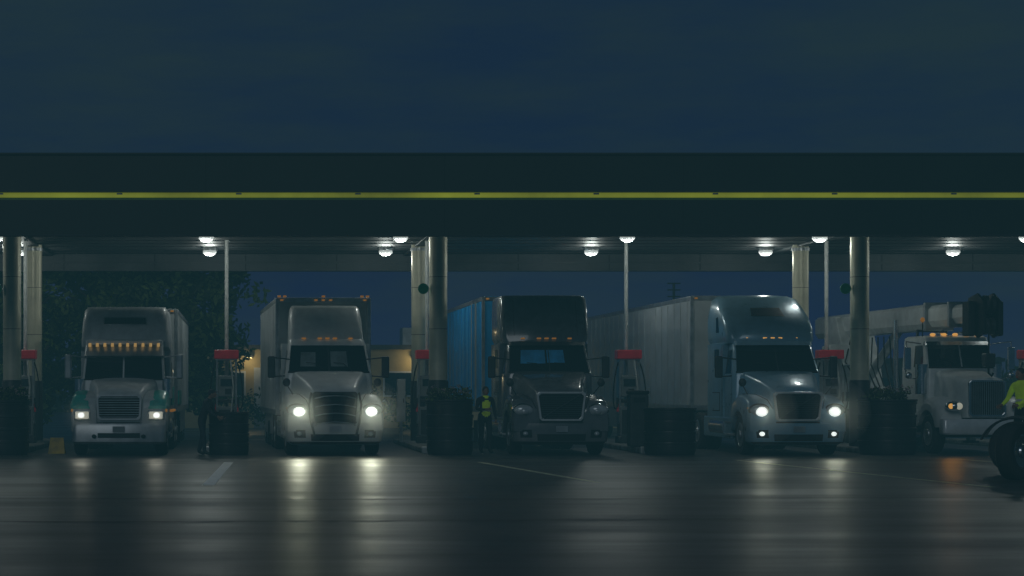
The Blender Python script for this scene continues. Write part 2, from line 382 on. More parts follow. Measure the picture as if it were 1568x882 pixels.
t4=aero('silver_semi_truck',13.45,47.5,0,silver,dict(grille='mesh',lit=26,fog=True,roof=volvoR(4.24),sl=4.6,visor='paint',slot='dark',side_eye=True,marker=amber,mirror=darkgrey))
trailer(t4,6.0,16.1,2.6,1.1,4.32,trailwhite,20)

# ------------------------------------------------------------------ classic tractor (truck 1)
def classic_cab(p,paint,ws0,ws1,roof,hwt,yb,extra):
    cab=[(.9,1.9,yb,hwt+.05,.08,.05),(ws0-.08,1.9,yb,hwt+.05,.1,.08),(ws1,2.15,yb,hwt,.1,.1),(roof-.05,2.2,yb,hwt-.02,.12,.1),(roof,2.35,yb,hwt-.1,.12,.05)]
    loftz(p,'cab',cab,paint)
    front_patch(p,'windscreen',cab,ws0,ws1,.94,.94,glass)
    front_patch(p,'windscreen_pillar',cab,ws0,ws1,.02,.02,paint,.02,n=2)
    front_patch(p,'windscreen_seal',cab,ws0-.04,ws0,.95,.95,blackm,.016)
    side_patch(p,'door_window',cab,[(2.25,ws0),(2.95,ws0),(2.95,ws1),(2.4,ws1)],glass)
    wipers(p,cab,ws0+.03)
    return cab
t1=E('white_teal_semi_truck',(-3.62,47.6,0),0)
hood=[(.2,.58,.54,.85,1.5,.08,.03),(.3,.62,.58,.85,1.6,.1,.04),(1.0,.72,.68,.85,1.76,.12,.05),(1.95,.95,.88,.9,1.94,.14,.05)]
loft(t1,'hood',[hoodring(*h) for h in hood],offwhite)
topf=[(.13,1.24),(.25,1.4),(.5,1.52),(1.0,1.62),(1.3,1.64),(1.7,1.56),(1.95,1.45)]
for sd in(-1,1):
    fender(t1,sd,offwhite,.52,1.22,topf,.15,1.95,1.15,.62,.62)
    tf=[(a,b+.012) for a,b in topf]
    fender(t1,sd,teal,.7,1.24,tf,.12,1.96,1.15,.72,1.19)
    box(t1,'side_teal_panel',(sd*1.16,2.3,1.4),(.03,.9,.4),teal,.01)
    box(t1,'sleeper_teal_stripe',(sd*1.215,4.0,1.5),(.03,1.9,.5),teal,.01)
    box(t1,'trailer_teal_stripe',(sd*1.3,7.2,1.45),(.03,2.4,.4),teal,.01)
    box(t1,'headlight_bezel',(sd*.93,.14,1.03),(.42,.08,.26),chrome,.03)
    box(t1,'headlight_lens',(sd*.93,.09,1.03),(.34,.04,.18),headdim,.03)
    ell(t1,'headlight_bulb',(sd*.95,.06,1.03),(.08,.03,.07),headon,14)
    lamp('headlight_beam','SPOT',(sd*.93,-.02,1.03),9,(1,.95,.75),.1,t1,(math.radians(86),0,math.radians(180)),math.radians(120),.9)
    ell(t1,'turn_signal',(sd*1.17,.25,1.15),(.05,.08,.06),amberdim,12)
    ell(t1,'headlight_halo',(sd*.93,-.1,1.03),(.5,.5,.5),halo,20)
bs=[(.3,.06,.5,1.12,.1,.12),(.36,0,.5,1.18,.12,.12),(.74,0,.5,1.18,.12,.12),(.82,.04,.5,1.16,.12,.12)]
loftz(t1,'chrome_bumper',bs,bumperm); front_patch(t1,'bumper_slot',bs,.46,.58,.45,.45,blackm); box(t1,'number_plate',(0,-.03,.68),(.3,.012,.14),cabm)
for sd in(-1,1): ell(t1,'tow_hook',(sd*.62,.0,.5),(.06,.05,.05),blackm,10)
grille(t1,.12,.55,.57,.9,1.55,9,brightm,alu,.05)
cab1=classic_cab(t1,offwhite,1.96,2.52,3.0,1.04,3.0,0)
R1=[(.9,2.98,5.0,1.2,.06,.02),(2.7,2.98,5.0,1.2,.06,.02),(2.8,2.5,5.0,1.16,.14,.15),(2.95,2.42,5.0,1.16,.16,.15),(3.5,2.62,5.0,1.14,.18,.15),(3.78,2.8,5.0,1.1,.2,.15),(3.88,3.0,5.0,1.02,.2,.1)]
loftz(t1,'raised_sleeper_roof',R1,offwhite)
front_patch(t1,'roof_vent_frame',R1,3.38,3.6,.52,.5,alu,.01); front_patch(t1,'roof_vent',R1,3.41,3.57,.49,.47,blackm,.018)
loftz(t1,'sun_visor',[(2.52,1.98,2.6,1.02,.1,.15),(2.56,1.9,2.6,1.04,.1,.15),(2.86,2.16,2.6,1.02,.1,.15)],bumperm)
for i in range(10):
    x=-.9+.2*i; prof(t1,'visor_lamp',[(1.98+.15*x*x,2.8),(2.12+.15*x*x,2.9),(2.16+.15*x*x,2.8)],x-.035,x+.035,ambervis,.01)
side_patch(t1,'sleeper_window',R1,[(3.3,2.0),(3.7,2.0),(3.7,2.4),(3.3,2.4)],glass)
for sd in(-1,1):
    cyl(t1,'air_cleaner',(sd*1.14,1.98,1.7),.14,.5,'z',chrome)
    box(t1,'side_skirt',(sd*1.16,4.0,.6),(.04,1.9,.45),offwhite,.01)
for i in range(6): box(t1,'step_lamp',(1.25+.0*i,2.0+.35*i,1.12),(.1,.1,.06),amberdim,.01)
mirrors(t1,2.1,1.46,1.95,2.6,bumperm,bumperm,False,.18)
chassis(t1,7.3)
trailer(t1,5.8,10.5,2.56,1.05,3.95,trailwhite,16)

# ------------------------------------------------------------------ crane truck (truck 5)
t5=E('mobile_crane_truck',(18.6,48.4,0),0)
hood=[(.25,.5,.46,.95,1.86,.08,.03),(.32,.54,.5,.95,1.94,.1,.04),(1.2,.6,.56,.95,2.06,.12,.05),(2.1,.78,.74,.95,2.2,.14,.05)]
loft(t5,'hood',[hoodring(*h) for h in hood],white)
grille(t5,.17,.48,.48,.98,1.92,16,chrome,alu,.05,True)
topg=[(.3,1.1),(.45,1.28),(.7,1.42),(1.1,1.5),(1.4,1.47),(1.8,1.3),(2.2,1.1)]
for sd in(-1,1):
    fender(t5,sd,white,.56,1.22,topg,.3,2.2,1.15,.62,.7,.2)
    ell(t5,'headlight_pod',(sd*.86,.2,1.25),(.22,.2,.13),chrome,18)
    ell(t5,'headlight_lens',(sd*.78,.04,1.25),(.09,.05,.09),headdim if sd<0 else headoff,14)
    ell(t5,'turn_signal',(sd*.98,.06,1.25),(.07,.04,.07),amber,12)
    cyl(t5,'air_cleaner',(sd*.98,2.15,1.95),.17,.8,'z',chrome)
    cyl(t5,'exhaust_stack',(sd*1.0,4.1,2.3),.07,2.6,'z',chrome)
    tube(t5,'mirror_frame',[(sd*.95,2.3,2.9),(sd*1.4,2.15,2.95),(sd*1.42,2.1,2.0),(sd*.98,2.3,1.95)],.018,chrome)
    box(t5,'mirror_housing',(sd*1.38,2.1,2.5),(.18,.07,.6),chrome,.02)
    ell(t5,'spot_mirror',(sd*1.36,2.06,2.05),(.09,.05,.09),chrome,14)
    box(t5,'cab_step',(sd*1.05,2.7,.6),(.35,.8,.3),alu,.02)
lamp('indicator_glow','SPOT',(-.98,-.05,1.25),12,(1,.4,.06),.06,t5,(math.radians(86),0,math.radians(180)),math.radians(120),.9)
bs5=[(.52,.03,.4,1.15,.06,.05),(.56,0,.4,1.18,.08,.05),(.88,0,.4,1.18,.08,.05),(.92,.03,.4,1.16,.06,.05)]
loftz(t5,'steel_bumper',bs5,brightm)
cab5=classic_cab(t5,white,2.28,2.86,3.12,.86,3.9,0)
loftz(t5,'sun_visor',[(2.86,1.98,2.4,.88,.1,.12),(2.96,2.1,2.4,.86,.1,.12)],chrome)
for x in(-.6,-.3,0,.3,.6): ell(t5,'roof_marker',(x,2.4,3.15),(.07,.1,.04),amber,10)
for x in(-.3,.3): lathe(t5,'air_horn',[(.07,-.3),(.035,-.1),(.025,.3)],chrome,(x,2.8,3.2),'y',14)
side_patch(t5,'door_seam',cab5,[(2.2,1.0),(2.215,1.0),(2.215,2.2),(2.2,2.2)],blackm)
chassis(t5,12.5,alu,chrome,(8.2,9.55,10.9))
box(t5,'crane_deck',(0,8.0,1.2),(2.5,8.6,.22),offwhite,.03)
box(t5,'deck_toolbox',(-1.0,5.2,.95),(.5,1.4,.5),alu,.03); box(t5,'deck_toolbox',(1.0,5.2,.95),(.5,1.4,.5),alu,.03)
for y in(4.4,11.9):
    for sd in(-1,1):
        box(t5,'outrigger_leg',(sd*1.2,y,1.0),(.2,.22,1.5),white,.02); cyl(t5,'outrigger_pad',(sd*1.2,y,.22),.22,.06,'z',darkgrey)
    box(t5,'outrigger_beam',(0,y,1.0),(2.5,.3,.3),darkgrey,.02)
cyl(t5,'slew_ring',(0,10.6,1.45),.8,.3,'z',darkgrey,28)
prof(t5,'crane_turret',[(9.6,1.6),(11.9,1.6),(12.2,2.8),(11.6,3.95),(10.9,3.95),(10.0,2.6)],-.55,.55,offwhite,.03)
prof(t5,'operator_cab',[(8.7,1.6),(10.0,1.6),(10.0,3.0),(9.3,3.05),(8.8,2.4)],-1.25,-.6,offwhite,.04)
prof(t5,'operator_cab_glass',[(8.85,1.9),(9.85,1.9),(9.85,2.9),(9.3,2.92),(8.92,2.4)],-1.262,-1.252,glass)
def beam(p,name,y0,y1,w,z0,z1,mat):
    c=.1
    ring=lambda y:[(-w+c,y,z0),(w-c,y,z0),(w,y,z0+c*1.6),(w,y,z1-c),(w-c,y,z1),(-w+c,y,z1),(-w,y,z1-c),(-w,y,z0+c*1.6)]
    loft(p,name,[ring(y0),ring(y1)],mat,smooth=False,bev=.01)
beam(t5,'boom_base_section',3.6,13.6,.36,3.32,4.02,offwhite)
beam(t5,'boom_mid_section',2.0,3.7,.31,3.38,3.97,white)
beam(t5,'boom_tip_section',.7,2.1,.26,3.42,3.92,white)
box(t5,'boom_collar',(0,3.6,3.67),(.8,.14,.78),alu,.02); box(t5,'boom_collar',(0,2.0,3.67),(.7,.12,.68),alu,.02)
tube(t5,'boom_rest',[(-.4,4.1,1.3),(-.4,4.1,3.3),(.4,4.1,3.3),(.4,4.1,1.3)],.05,darkgrey)
for sd in(-1,1):
    prof(t5,'boom_head_plate',[(-.1,3.1),(.3,3.0),(.9,3.3),(.9,4.05),(.3,4.15),(-.1,3.95)],sd*.2-.03,sd*.2+.03,blackm,.01)
    cyl(t5,'sheave',(sd*.08,.15,3.85),.24,.08,'x',darkgrey,20); cyl(t5,'sheave',(sd*.08,.15,3.3),.22,.08,'x',darkgrey,20)
    box(t5,'boom_head_lug',(sd*.36,.5,3.5),(.18,.5,.9),blackm,.05)
tube(t5,'hoist_cable',[(0,.1,3.1),(0,.12,2.6)],.02,blackm)
prof(t5,'hook_block',[(0,2.25),(.24,2.25),(.28,2.6),(-.04,2.6)],-.13,.13,darkgrey,.03)
tube(t5,'hook',[(0,.12,2.3),(0,.12,2.1),(.08,.12,2.02),(.12,.12,2.1)],.03,blackm)
tube(t5,'luff_cylinder',[(0,10.0,1.7),(0,6.8,3.35)],.13,alu)
for i in range(9):
    tube(t5,'hydraulic_hose',[(-.5-.05*i,5+.2*i,1.3),(-.55-.06*i,5.2+.4*i,2.3+.1*(i%3)),(-.42,5.8+.5*i,3.2)],.022,blackm)
tube(t5,'ladder_rail',[(-1.1,6.2,1.3),(-1.1,6.2,2.4),(-1.1,8.2,2.4),(-1.1,8.2,1.3)],.025,alu)
tube(t5,'beacon_stalk',[(-.8,2.6,3.1),(-.8,2.6,3.5)],.015,blackm); ell(t5,'beacon',(-.8,2.6,3.55),(.06,.06,.07),amberdim,12)

# ------------------------------------------------------------------ foreground vehicle at right edge (stands across the lane, nose to the left)
t6=E('flatbed_tractor_truck',(14.27,36.2,0),math.radians(-113.5))
stw=bpy.data.objects.new('steered_wheel',None); COL.objects.link(stw); stw.parent=t6; stw.location=(1.05,0,0); stw.rotation_euler=(0,0,math.radians(66))
wheel(stw,0,0,.53,.3,chrome,1,'front_wheel'); wheel(t6,-1.05,0,.53,.3,chrome,-1,'front_wheel')
def arcfender(p,sd,yw,mat):
    rings=[]
    for i in range(15):
        a=math.radians(20+ (140)*i/14); y=yw-.60*math.cos(a)*1.0; z=.53+.60*math.sin(a)
        yo=yw-.64*math.cos(a); zo=.53+.64*math.sin(a)
        rings.append([(sd*.9,y,z),(sd*1.15,y,z),(sd*1.17,y*.5+yo*.5,z*.5+zo*.5),(sd*1.15,yo,zo),(sd*.9,yo,zo)])
    loft(p,'wheel_fender',rings,mat)
for sd in(-1,1): arcfender(t6,sd,0,darkgrey)
box(t6,'frame_rail',(-.42,3.1,.8),(.09,6.0,.26),darkgrey); box(t6,'frame_rail',(.42,3.1,.8),(.09,6.0,.26),darkgrey)
box(t6,'front_axle',(0,0,.53),(1.9,.12,.12),darkgrey)
box(t6,'deck',(0,1.9,.97),(2.3,1.1,.06),alu,.01)
box(t6,'step_platform',(-1.45,.2,.3),(.45,.6,.06),alu,.01); tube(t6,'step_bracket',[(-1.3,.45,.3),(-1.2,.75,.5),(-.42,.8,.8)],.03,darkgrey)
cyl(t6,'fuel_tank',(.95,2.5,.65),.3,1.0,'y',chrome,24); cyl(t6,'fuel_tank',(-.95,2.5,.65),.3,1.0,'y',chrome,24)
box(t6,'cab_body',(0,4.2,1.95),(2.2,2.0,1.9),blackp,.12); box(t6,'side_window',(1.106,4.2,2.3),(.012,1.2,.7),glass)
wheel(t6,-1.05,5.6,.52,.3,chrome,-1,'rear_wheel'); wheel(t6,1.05,5.6,.52,.3,chrome,1,'rear_wheel')

# ------------------------------------------------------------------ canopy
can=E('fuel_station_canopy')
x0,x1=-42,62; xc=(x0+x1)/2; W=x1-x0
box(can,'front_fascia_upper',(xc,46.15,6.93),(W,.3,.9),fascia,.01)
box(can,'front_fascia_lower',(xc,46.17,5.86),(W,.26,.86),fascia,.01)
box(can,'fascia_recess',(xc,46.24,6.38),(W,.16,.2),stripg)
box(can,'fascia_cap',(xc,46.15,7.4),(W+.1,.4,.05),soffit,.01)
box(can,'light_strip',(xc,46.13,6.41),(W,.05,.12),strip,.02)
x=x0+.8
while x<x1:
    box(can,'strip_bracket',(x,46.1,6.44),(.14,.02,.04),bumperm,.008); x+=2.9
x=x0
while x<x1:
    box(can,'fascia_joint',(x,45.998,6.93),(.012,.006,.88),blackm); box(can,'fascia_joint',(x,46.036,5.86),(.012,.006,.84),blackm); x+=5.8
box(can,'fascia_bottom_trim',(xc,46.15,5.425),(W,.34,.03),rearf)
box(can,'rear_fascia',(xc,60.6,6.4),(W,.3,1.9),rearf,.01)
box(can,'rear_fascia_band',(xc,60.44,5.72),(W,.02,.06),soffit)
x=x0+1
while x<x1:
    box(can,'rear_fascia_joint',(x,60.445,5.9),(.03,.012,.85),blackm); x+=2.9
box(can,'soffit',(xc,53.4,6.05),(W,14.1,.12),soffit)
box(can,'roof_deck',(xc,53.4,7.1),(W,14.1,.1),roofm)
for y in [47.6+1.2*i for i in range(11)]: box(can,'soffit_seam',(xc,y,5.985),(W,.025,.02),blackm)
for xx in (-6.72,4.77,16.14,27.6,-18.1): box(can,'cross_beam',(xx,53.4,5.95),(.3,13.9,.06),soffit,.01)
def column(X,Y,r=.245,dark=True):
    c=E('canopy_column',(X,Y,0))
    lathe(c,'shaft',[(r,1.9),(r,5.98)],colm,seg=40)
    lathe(c,'base_sleeve',[(r+.03,0),(r+.03,1.88),(r+.005,1.93)],darkgrey,seg=40)
    lathe(c,'head_collar',[(r+.03,5.8),(r+.03,5.89)],alu,seg=40)
    for z in(3.3,4.7): lathe(c,'cladding_joint',[(r+.003,z),(r+.003,z+.012)],darkgrey,seg=40)
    return c
for X in(-6.72,4.77,16.14,27.6):
    column(X,51.1); column(X,56.5,.235)
for xx in(-7.3,-1.5,3.85,10.1,15.4,21.1,-13,26.5):
    for yy in(52.2,57.6):
        f=E('canopy_light',(xx,yy,0))
        lathe(f,'housing',[(.24,5.98),(.24,5.9),(.22,5.89)],alu)
        lathe(f,'lens',[(.2,5.895),(.21,5.84),(.17,5.78),(.09,5.745),(.01,5.74)],lampm)
        lamp('bulb','POINT',(0,0,5.62),68,(.93,1,.93),.14,f)

# ------------------------------------------------------------------ islands
islands=[-6.72,-.96,4.77,10.47,16.2,21.95]
def fuel_island(X):
    o=E('fuel_island',(X,0,0))
    box(o,'kerb',(0,54.3,.075),(1.15,9.6,.15),conc,.04)
    box(o,'nose_guard',(0,49.45,.09),(1.2,.12,.19),alu,.03)
def dispenser(X,Y):
    d=E('fuel_dispenser',(X,Y,.15))
    box(d,'plinth',(0,0,.1),(.66,.5,.2),darkgrey,.02)
    box(d,'lower_cabinet',(0,0,.62),(.56,.44,.84),cabm,.025)
    box(d,'lower_panel',(0,-.222,.6),(.44,.012,.7),darkgrey,.005)
    for sx in(-1,1): box(d,'side_post',(sx*.27,0,1.5),(.06,.36,1.9),alu,.015)
    box(d,'meter_head',(0,0,1.62),(.48,.36,.6),cabm,.025)
    box(d,'display',(0,-.186,1.72),(.34,.012,.2),screen,.004); box(d,'keypad',(.05,-.186,1.47),(.18,.012,.16),darkgrey,.004)
    box(d,'hose_shelf',(0,0,1.2),(.5,.34,.1),darkgrey,.02)
    box(d,'top_sign',(0,0,2.52),(.7,.46,.26),redm,.03); box(d,'top_sign_trim',(0,0,2.37),(.6,.4,.03),alu)
    tube(d,'pale_hose',[(.12,-.24,2.35),(.2,-.3,1.6),(.14,-.3,.9),(.05,-.26,.3)],.022,poly)
    for sx in(-1,1):
        pts=[]
        for i in range(13):
            t=i/12; pts.append((sx*(.3+.16*math.sin(math.pi*t)),-.1-.08*math.sin(math.pi*t),2.3-1.2*t-.65*math.sin(math.pi*t)*t*1.2))
        tube(d,'hose',pts,.02,blackm)
        box(d,'nozzle',(sx*.33,-.1,1.15),(.05,.1,.28),darkgrey,.02)
        box(d,'nozzle_holster',(sx*.31,-.06,1.0),(.06,.16,.22),redm,.01)
    tube(d,'vent_pole',[(.0,.3,0),(.0,.3,5.8)],.055,poly)
    return d
def foliage(p,name,cent,rad,n,size,mats):
    v=[];f=[];mi=[]
    for c in cent:
        m=random.random()<.4
        for _ in range(n):
            d=Vector((random.gauss(0,1),random.gauss(0,1),random.gauss(0,1))).normalized()*rad*random.random()**.4
            q=Vector(c)+d; a=Vector((random.gauss(0,1),random.gauss(0,1),random.gauss(0,1))).normalized(); b=a.orthogonal().normalized(); s=size*random.uniform(.6,1.4)
            i=len(v); v+=[q-a*s,q+b*s*.5,q+a*s,q-b*s*.5]; f.append((i,i+1,i+2,i+3)); mi.append(1 if (m or random.random()<.15) else 0)
    o=mk(name,v,f,mats[0],p,recalc=False); o.data.materials.append(mats[1])
    o.data.polygons.foreach_set('material_index',mi)
    return o
def planter(X,Y,r,h,flowers):
    b=E('barrel_planter',(X,Y,0))
    pr=[(r*.93,0),(r*.95,.04)]
    n=4
    for i in range(n):
        z=.06+(h-.1)*i/n; dz=(h-.1)/n
        pr+=[(r*.955,z),(r*.98,z+dz*.15),(r*.985,z+dz*.75),(r*1.02,z+dz*.8),(r*1.02,z+dz*.92),(r*.96,z+dz*.96)]
    pr+=[(r*1.03,h-.04),(r*1.03,h),(r*.92,h),(r*.9,h-.1),(.01,h-.1)]
    lathe(b,'barrel',pr,barrel,seg=36)
    if flowers:
        foliage(b,'plants',[(random.uniform(-r*.8,r*.8),random.uniform(-r*.8,r*.8),h+random.uniform(0,.25)) for _ in range(60)],.11,14,.05,(leafA,leafB))
        foliage(b,'blossoms',[(random.uniform(-r*.8,r*.8),random.uniform(-r*.8,r*.6),h+random.uniform(.15,.36)) for _ in range(22)],.05,5,.03,(leafr,leafr))
    return b
for X in islands: fuel_island(X); dispenser(X,53.9)
planter(-.86,48.8,.52,1.1,False)
planter(4.83,48.8,.6,1.42,True)
planter(10.5,48.8,.66,1.2,False)
planter(16.1,48.8,.72,1.42,True)
planter(-6.6,48.8,.6,1.4,True)
planter(21.9,48.8,.6,1.3,True)
box_=E('waste_bin',(10.05,50.6,.15))
box(box_,'bin_body',(0,0,.7),(.5,.45,1.4),darkgrey,.04); box(box_,'bin_lid',(0,0,1.45),(.54,.5,.1),blackm,.04); box(box_,'bin_slot',(0,-.235,1.25),(.3,.02,.12),blackm)
for X in(-7.13,4.36,15.73):
    s=E('round_sign',(X,51.0,4.39))
    cyl(s,'disc',(0,0,0),.125,.03,'y',green,28); lathe(s,'rim',[(.125,-.02),(.145,-.02),(.145,.02),(.125,.02),(.125,-.02)],green,(0,0,0),'y',28)
    tube(s,'bracket',[(0,.02,0),(.2,.05,0)],.015,alu)
cabn=E('utility_cabinet',(4.15,55.6,.15)); box(cabn,'cabinet',(0,0,1.2),(.24,.3,1.25),poly,.02); box(cabn,'cabinet_post',(0,0,.28),(.08,.08,.6),alu); box(cabn,'door_handle',(.06,-.155,1.2),(.02,.02,.12),darkgrey)
ws=E('wet_floor_board',(-5.35,49.4,0))
mk('face',[(-.22,-.12,0),(.22,-.12,0),(.17,.06,.42),(-.17,.06,.42)],[(0,1,2,3)],yellow,ws); mk('back',[(-.22,.24,0),(.22,.24,0),(.17,.06,.42),(-.17,.06,.42)],[(0,1,2,3)],yellow,ws)

# ------------------------------------------------------------------ people
def person(name,loc,yaw,J,mats,hat=None,vest=False):
    root=E(name,loc,yaw)
    rad=dict(pel=(.16,.115),wai=(.14,.105),che=(.175,.115),shc=(.12,.09),nec=(.055,.058),hed=(.05,.05))
    order=['pel','wai','che','shc','nec','hed']
    V=[];Rr=[];Ed=[];bone={}
    def add(n,co,r): V.append(Vector(co)); Rr.append(r); bone[n]=len(V)-1
    for n in order: add(n,J[n],rad[n])
    for a,b in zip(order,order[1:]): Ed.append((bone[a],bone[b]))
    kinds=[('torso')]*4+['skin']
    for s in 'lr':
        add(s+'sh',J[s+'sh'],(.07,.07)); add(s+'el',J[s+'el'],(.047,.047)); add(s+'wr',J[s+'wr'],(.032,.03)); add(s+'ha',J[s+'ha'],(.04,.024))
        Ed+=[(bone['shc'],bone[s+'sh']),(bone[s+'sh'],bone[s+'el']),(bone[s+'el'],bone[s+'wr']),(bone[s+'wr'],bone[s+'ha'])]
        kinds+=['sleeve','sleeve','sleeve','skin']
        add(s+'hi',J[s+'hi'],(.095,.1)); add(s+'kn',J[s+'kn'],(.068,.07)); add(s+'an',J[s+'an'],(.05,.055)); add(s+'to',J[s+'to'],(.045,.035))
        Ed+=[(bone['pel'],bone[s+'hi']),(bone[s+'hi'],bone[s+'kn']),(bone[s+'kn'],bone[s+'an']),(bone[s+'an'],bone[s+'to'])]
        kinds+=['leg','leg','leg','shoe']
    me=bpy.data.meshes.new(name+'_sk'); me.from_pydata(V,Ed,[]); o=bpy.data.objects.new('sk',me); COL.objects.link(o)
    sk=o.modifiers.new('s','SKIN'); 
    sv=me.skin_vertices[0].data if me.skin_vertices else None
    if sv is None:
        bm=bmesh.new(); bm.from_mesh(me); bm.verts.layers.skin.verify(); bm.to_mesh(me); bm.free(); sv=me.skin_vertices[0].data
    for i,r in enumerate(Rr): sv[i].radius=r; sv[i].use_root=(i==0)
    sb=o.modifiers.new('b','SUBSURF'); sb.levels=2; sb.render_levels=2
    dg=bpy.context.evaluated_depsgraph_get(); dg.update()
    m2=bpy.data.meshes.new_from_object(o.evaluated_get(dg)); bpy.data.objects.remove(o)
    m2.materials.clear()
    tab={'torso':0,'sleeve':1,'leg':2,'shoe':3,'skin':4}
    for k in('torso','sleeve','leg','shoe','skin'): m2.materials.append(mats[k])
    m2.materials.append(refl)
    zw=V[bone['wai']].z
    for pl in m2.polygons:
        c=pl.center; best=9;bi=0
        for i,(a,b) in enumerate(Ed):
            A,B=V[a],V[b]; ab=B-A; t=max(0,min(1,(c-A).dot(ab)/ab.length_squared)); d=(c-(A+ab*t)).length
            if d<best: best=d;bi=i
        k=tab[kinds[bi]]
        pl.material_index=k; pl.use_smooth=True
        if vest and k==0 and (abs(c.z-zw-.02)<.03): pl.material_index=5
    b=bpy.data.objects.new('body',m2); COL.objects.link(b); b.parent=root
    h=Vector(J['hc'])
    ell(root,'head',h,(.078,.098,.118),mats['skin'],20)
    ell(root,'nose',h+Vector((0,-.1,-.01)),(.014,.022,.022),mats['skin'],8)
    for s in(-1,1):
        ell(root,'ear',h+Vector((s*.08,0,-.005)),(.012,.02,.032),mats['skin'],8); ell(root,'eye',h+Vector((s*.03,-.088,.012)),(.012,.01,.008),blackm,8)
    ell(root,'mouth',h+Vector((0,-.092,-.052)),(.026,.008,.006),redm,8)
    ell(root,'hair' if not hat else 'cap',h+Vector((0,.018,.035)),(.086,.1,.1),hat or hair,18)
    if hat: ell(root,'cap_peak',h+Vector((0,-.09,.06)),(.06,.07,.012),hat,12)
    for s in 'lr':
        w=Vector(J[s+'wr']); hd=Vector(J[s+'ha']); d=(hd-w).normalized(); side=d.cross(Vector((0,1,0.3))).normalized(); nrm=d.cross(side).normalized()
        for i,L in enumerate((.07,.08,.075,.058)):
            st=hd+side*(-.03+.02*i); mid=st+d*L*.6; en=mid+(d*.6+nrm*.6).normalized()*L*.5
            tube(root,'finger',[st,mid,en],.009,mats['skin'])
        st=w+(hd-w)*.5-side*.03; tube(root,'thumb',[st,st+(d*.6-side*.7).normalized()*.04,st+(d*.9-side*.5).normalized()*.075],.01,mats['skin'])
    return root
def pose(H=1.72,lean=0,arms='down',stride=.0):
    k=H/1.72
    J=dict(pel=(0,0,.95),wai=(0,-lean*.12,1.1),che=(0,-lean*.3,1.29),shc=(0,-lean*.42,1.42),nec=(0,-lean*.5,1.5),hed=(0,-lean*.56,1.56),hc=(0,-lean*.62-.015,1.61),
    lhi=(-.1,0,.9),lkn=(-.115,-.03-stride*.5,.5),lan=(-.12,-stride,.09),lto=(-.13,-.17-stride,.035),
    rhi=(.1,0,.9),rkn=(.115,-.03+stride*.3,.5),ran=(.12,stride,.09),rto=(.14,-.17+stride,.035))
    y=-lean*.42
    if arms=='down':
        J.update(lsh=(-.19,y,1.4),lel=(-.25,y+.02,1.12),lwr=(-.26,y-.08,.87),lha=(-.26,y-.11,.79),rsh=(.19,y,1.4),rel=(.25,y+.02,1.12),rwr=(.26,y-.08,.87),rha=(.26,y-.11,.79))
    elif arms=='fwd':
        J.update(lsh=(-.19,y,1.4),lel=(-.24,y-.1,1.14),lwr=(-.2,y-.3,1.02),lha=(-.19,y-.37,1.0),rsh=(.19,y,1.4),rel=(.24,y-.1,1.14),rwr=(.18,y-.3,1.02),rha=(.17,y-.37,1.0))
    else:
        J.update(lsh=(-.19,y,1.4),lel=(-.26,y-.06,1.14),lwr=(-.1,y-.26,1.14),lha=(-.02,y-.28,1.15),rsh=(.19,y,1.4),rel=(.25,y+.02,1.12),rwr=(.26,y-.08,.87),rha=(.26,y-.11,.79))
    return {a:tuple(c*k for c in b) for a,b in J.items()}
boot=M('boots',(.02,.018,.015),.6)
wv=dict(torso=hiviz,sleeve=navy,leg=navy,shoe=boot,skin=skin)
person('hi_vis_worker',(5.87,49.8,0),math.radians(12),pose(1.74,.05,'one'),wv,None,True)
dk=dict(torso=navy,sleeve=navy,leg=navy,shoe=boot,skin=skin)
person('dark_clothed_driver',(-1.55,48.3,0),math.radians(75),pose(1.66,.45,'fwd',.12),dk,navy)
hv=dict(torso=hiviz,sleeve=hiviz,leg=navy,shoe=boot,skin=skin)
person('hi_vis_driver',(14.9,37.4,.33),math.radians(-65),pose(1.76,.1,'fwd',.05),hv,None,True)

# ------------------------------------------------------------------ background
def tree(X,Y,H,R,base,ncl,shape):
    t=E('broadleaf_tree' if shape=='round' else 'cypress_tree',(X,Y,0))
    rings=[]
    for i in range(7):
        z=H*.6*i/6; r=.26*(1-.75*i/6); rings.append([(r*math.cos(a*math.pi/5)+.08*math.sin(z),r*math.sin(a*math.pi/5),z) for a in range(10)])
    loft(t,'trunk',rings,bark)
    for i in range(9):
        a=random.uniform(0,6.28); z=H*random.uniform(.25,.55); L=R*random.uniform(.5,.85)
        tube(t,'limb',[(0,0,z),(L*.5*math.cos(a),L*.5*math.sin(a),z+L*.35),(L*math.cos(a),L*math.sin(a),z+L*.8)],.06,bark)
    cs=[]
    while len(cs)<ncl:
        u=random.uniform(0,1); z=base+(H-base)*u
        rr=R*(math.sin(math.pi*min(1,u*.8+.14))**.6) if shape=='round' else R*(1-u)**.6*min(1,u*8+.3)
        a=random.uniform(0,6.28); q=rr*math.sqrt(random.random())*random.uniform(.85,1.1)
        cs.append((q*math.cos(a),q*math.sin(a),z))
    foliage(t,'crown',cs,.5 if shape=='round' else .33,46,.14,(leafA,leafB))
tree(-5.6,66.5,8.6,3.0,1.6,330,'round')
tree(-2.9,67.5,8.0,2.7,1.2,320,'round')
tree(-8.0,65,8.0,1.1,.3,170,'cypress'); tree(-9.2,66,7.6,1.0,.3,150,'cypress')
tree(-12.5,70,8.6,3,1.5,260,'round')
b=E('tan_warehouse',(6.5,86,0))
box(b,'walls',(0,0,1.7),(19,9,3.4),tan); box(b,'parapet',(0,0,3.48),(19.3,9.3,.2),roofm)
for i in range(5):
    xx=-7.5+3.6*i
    box(b,'window_frame',(xx,-4.52,1.9),(1.3,.08,1.1),poly); box(b,'window_glass',(xx,-4.57,1.9),(1.15,.03,.95),glass)
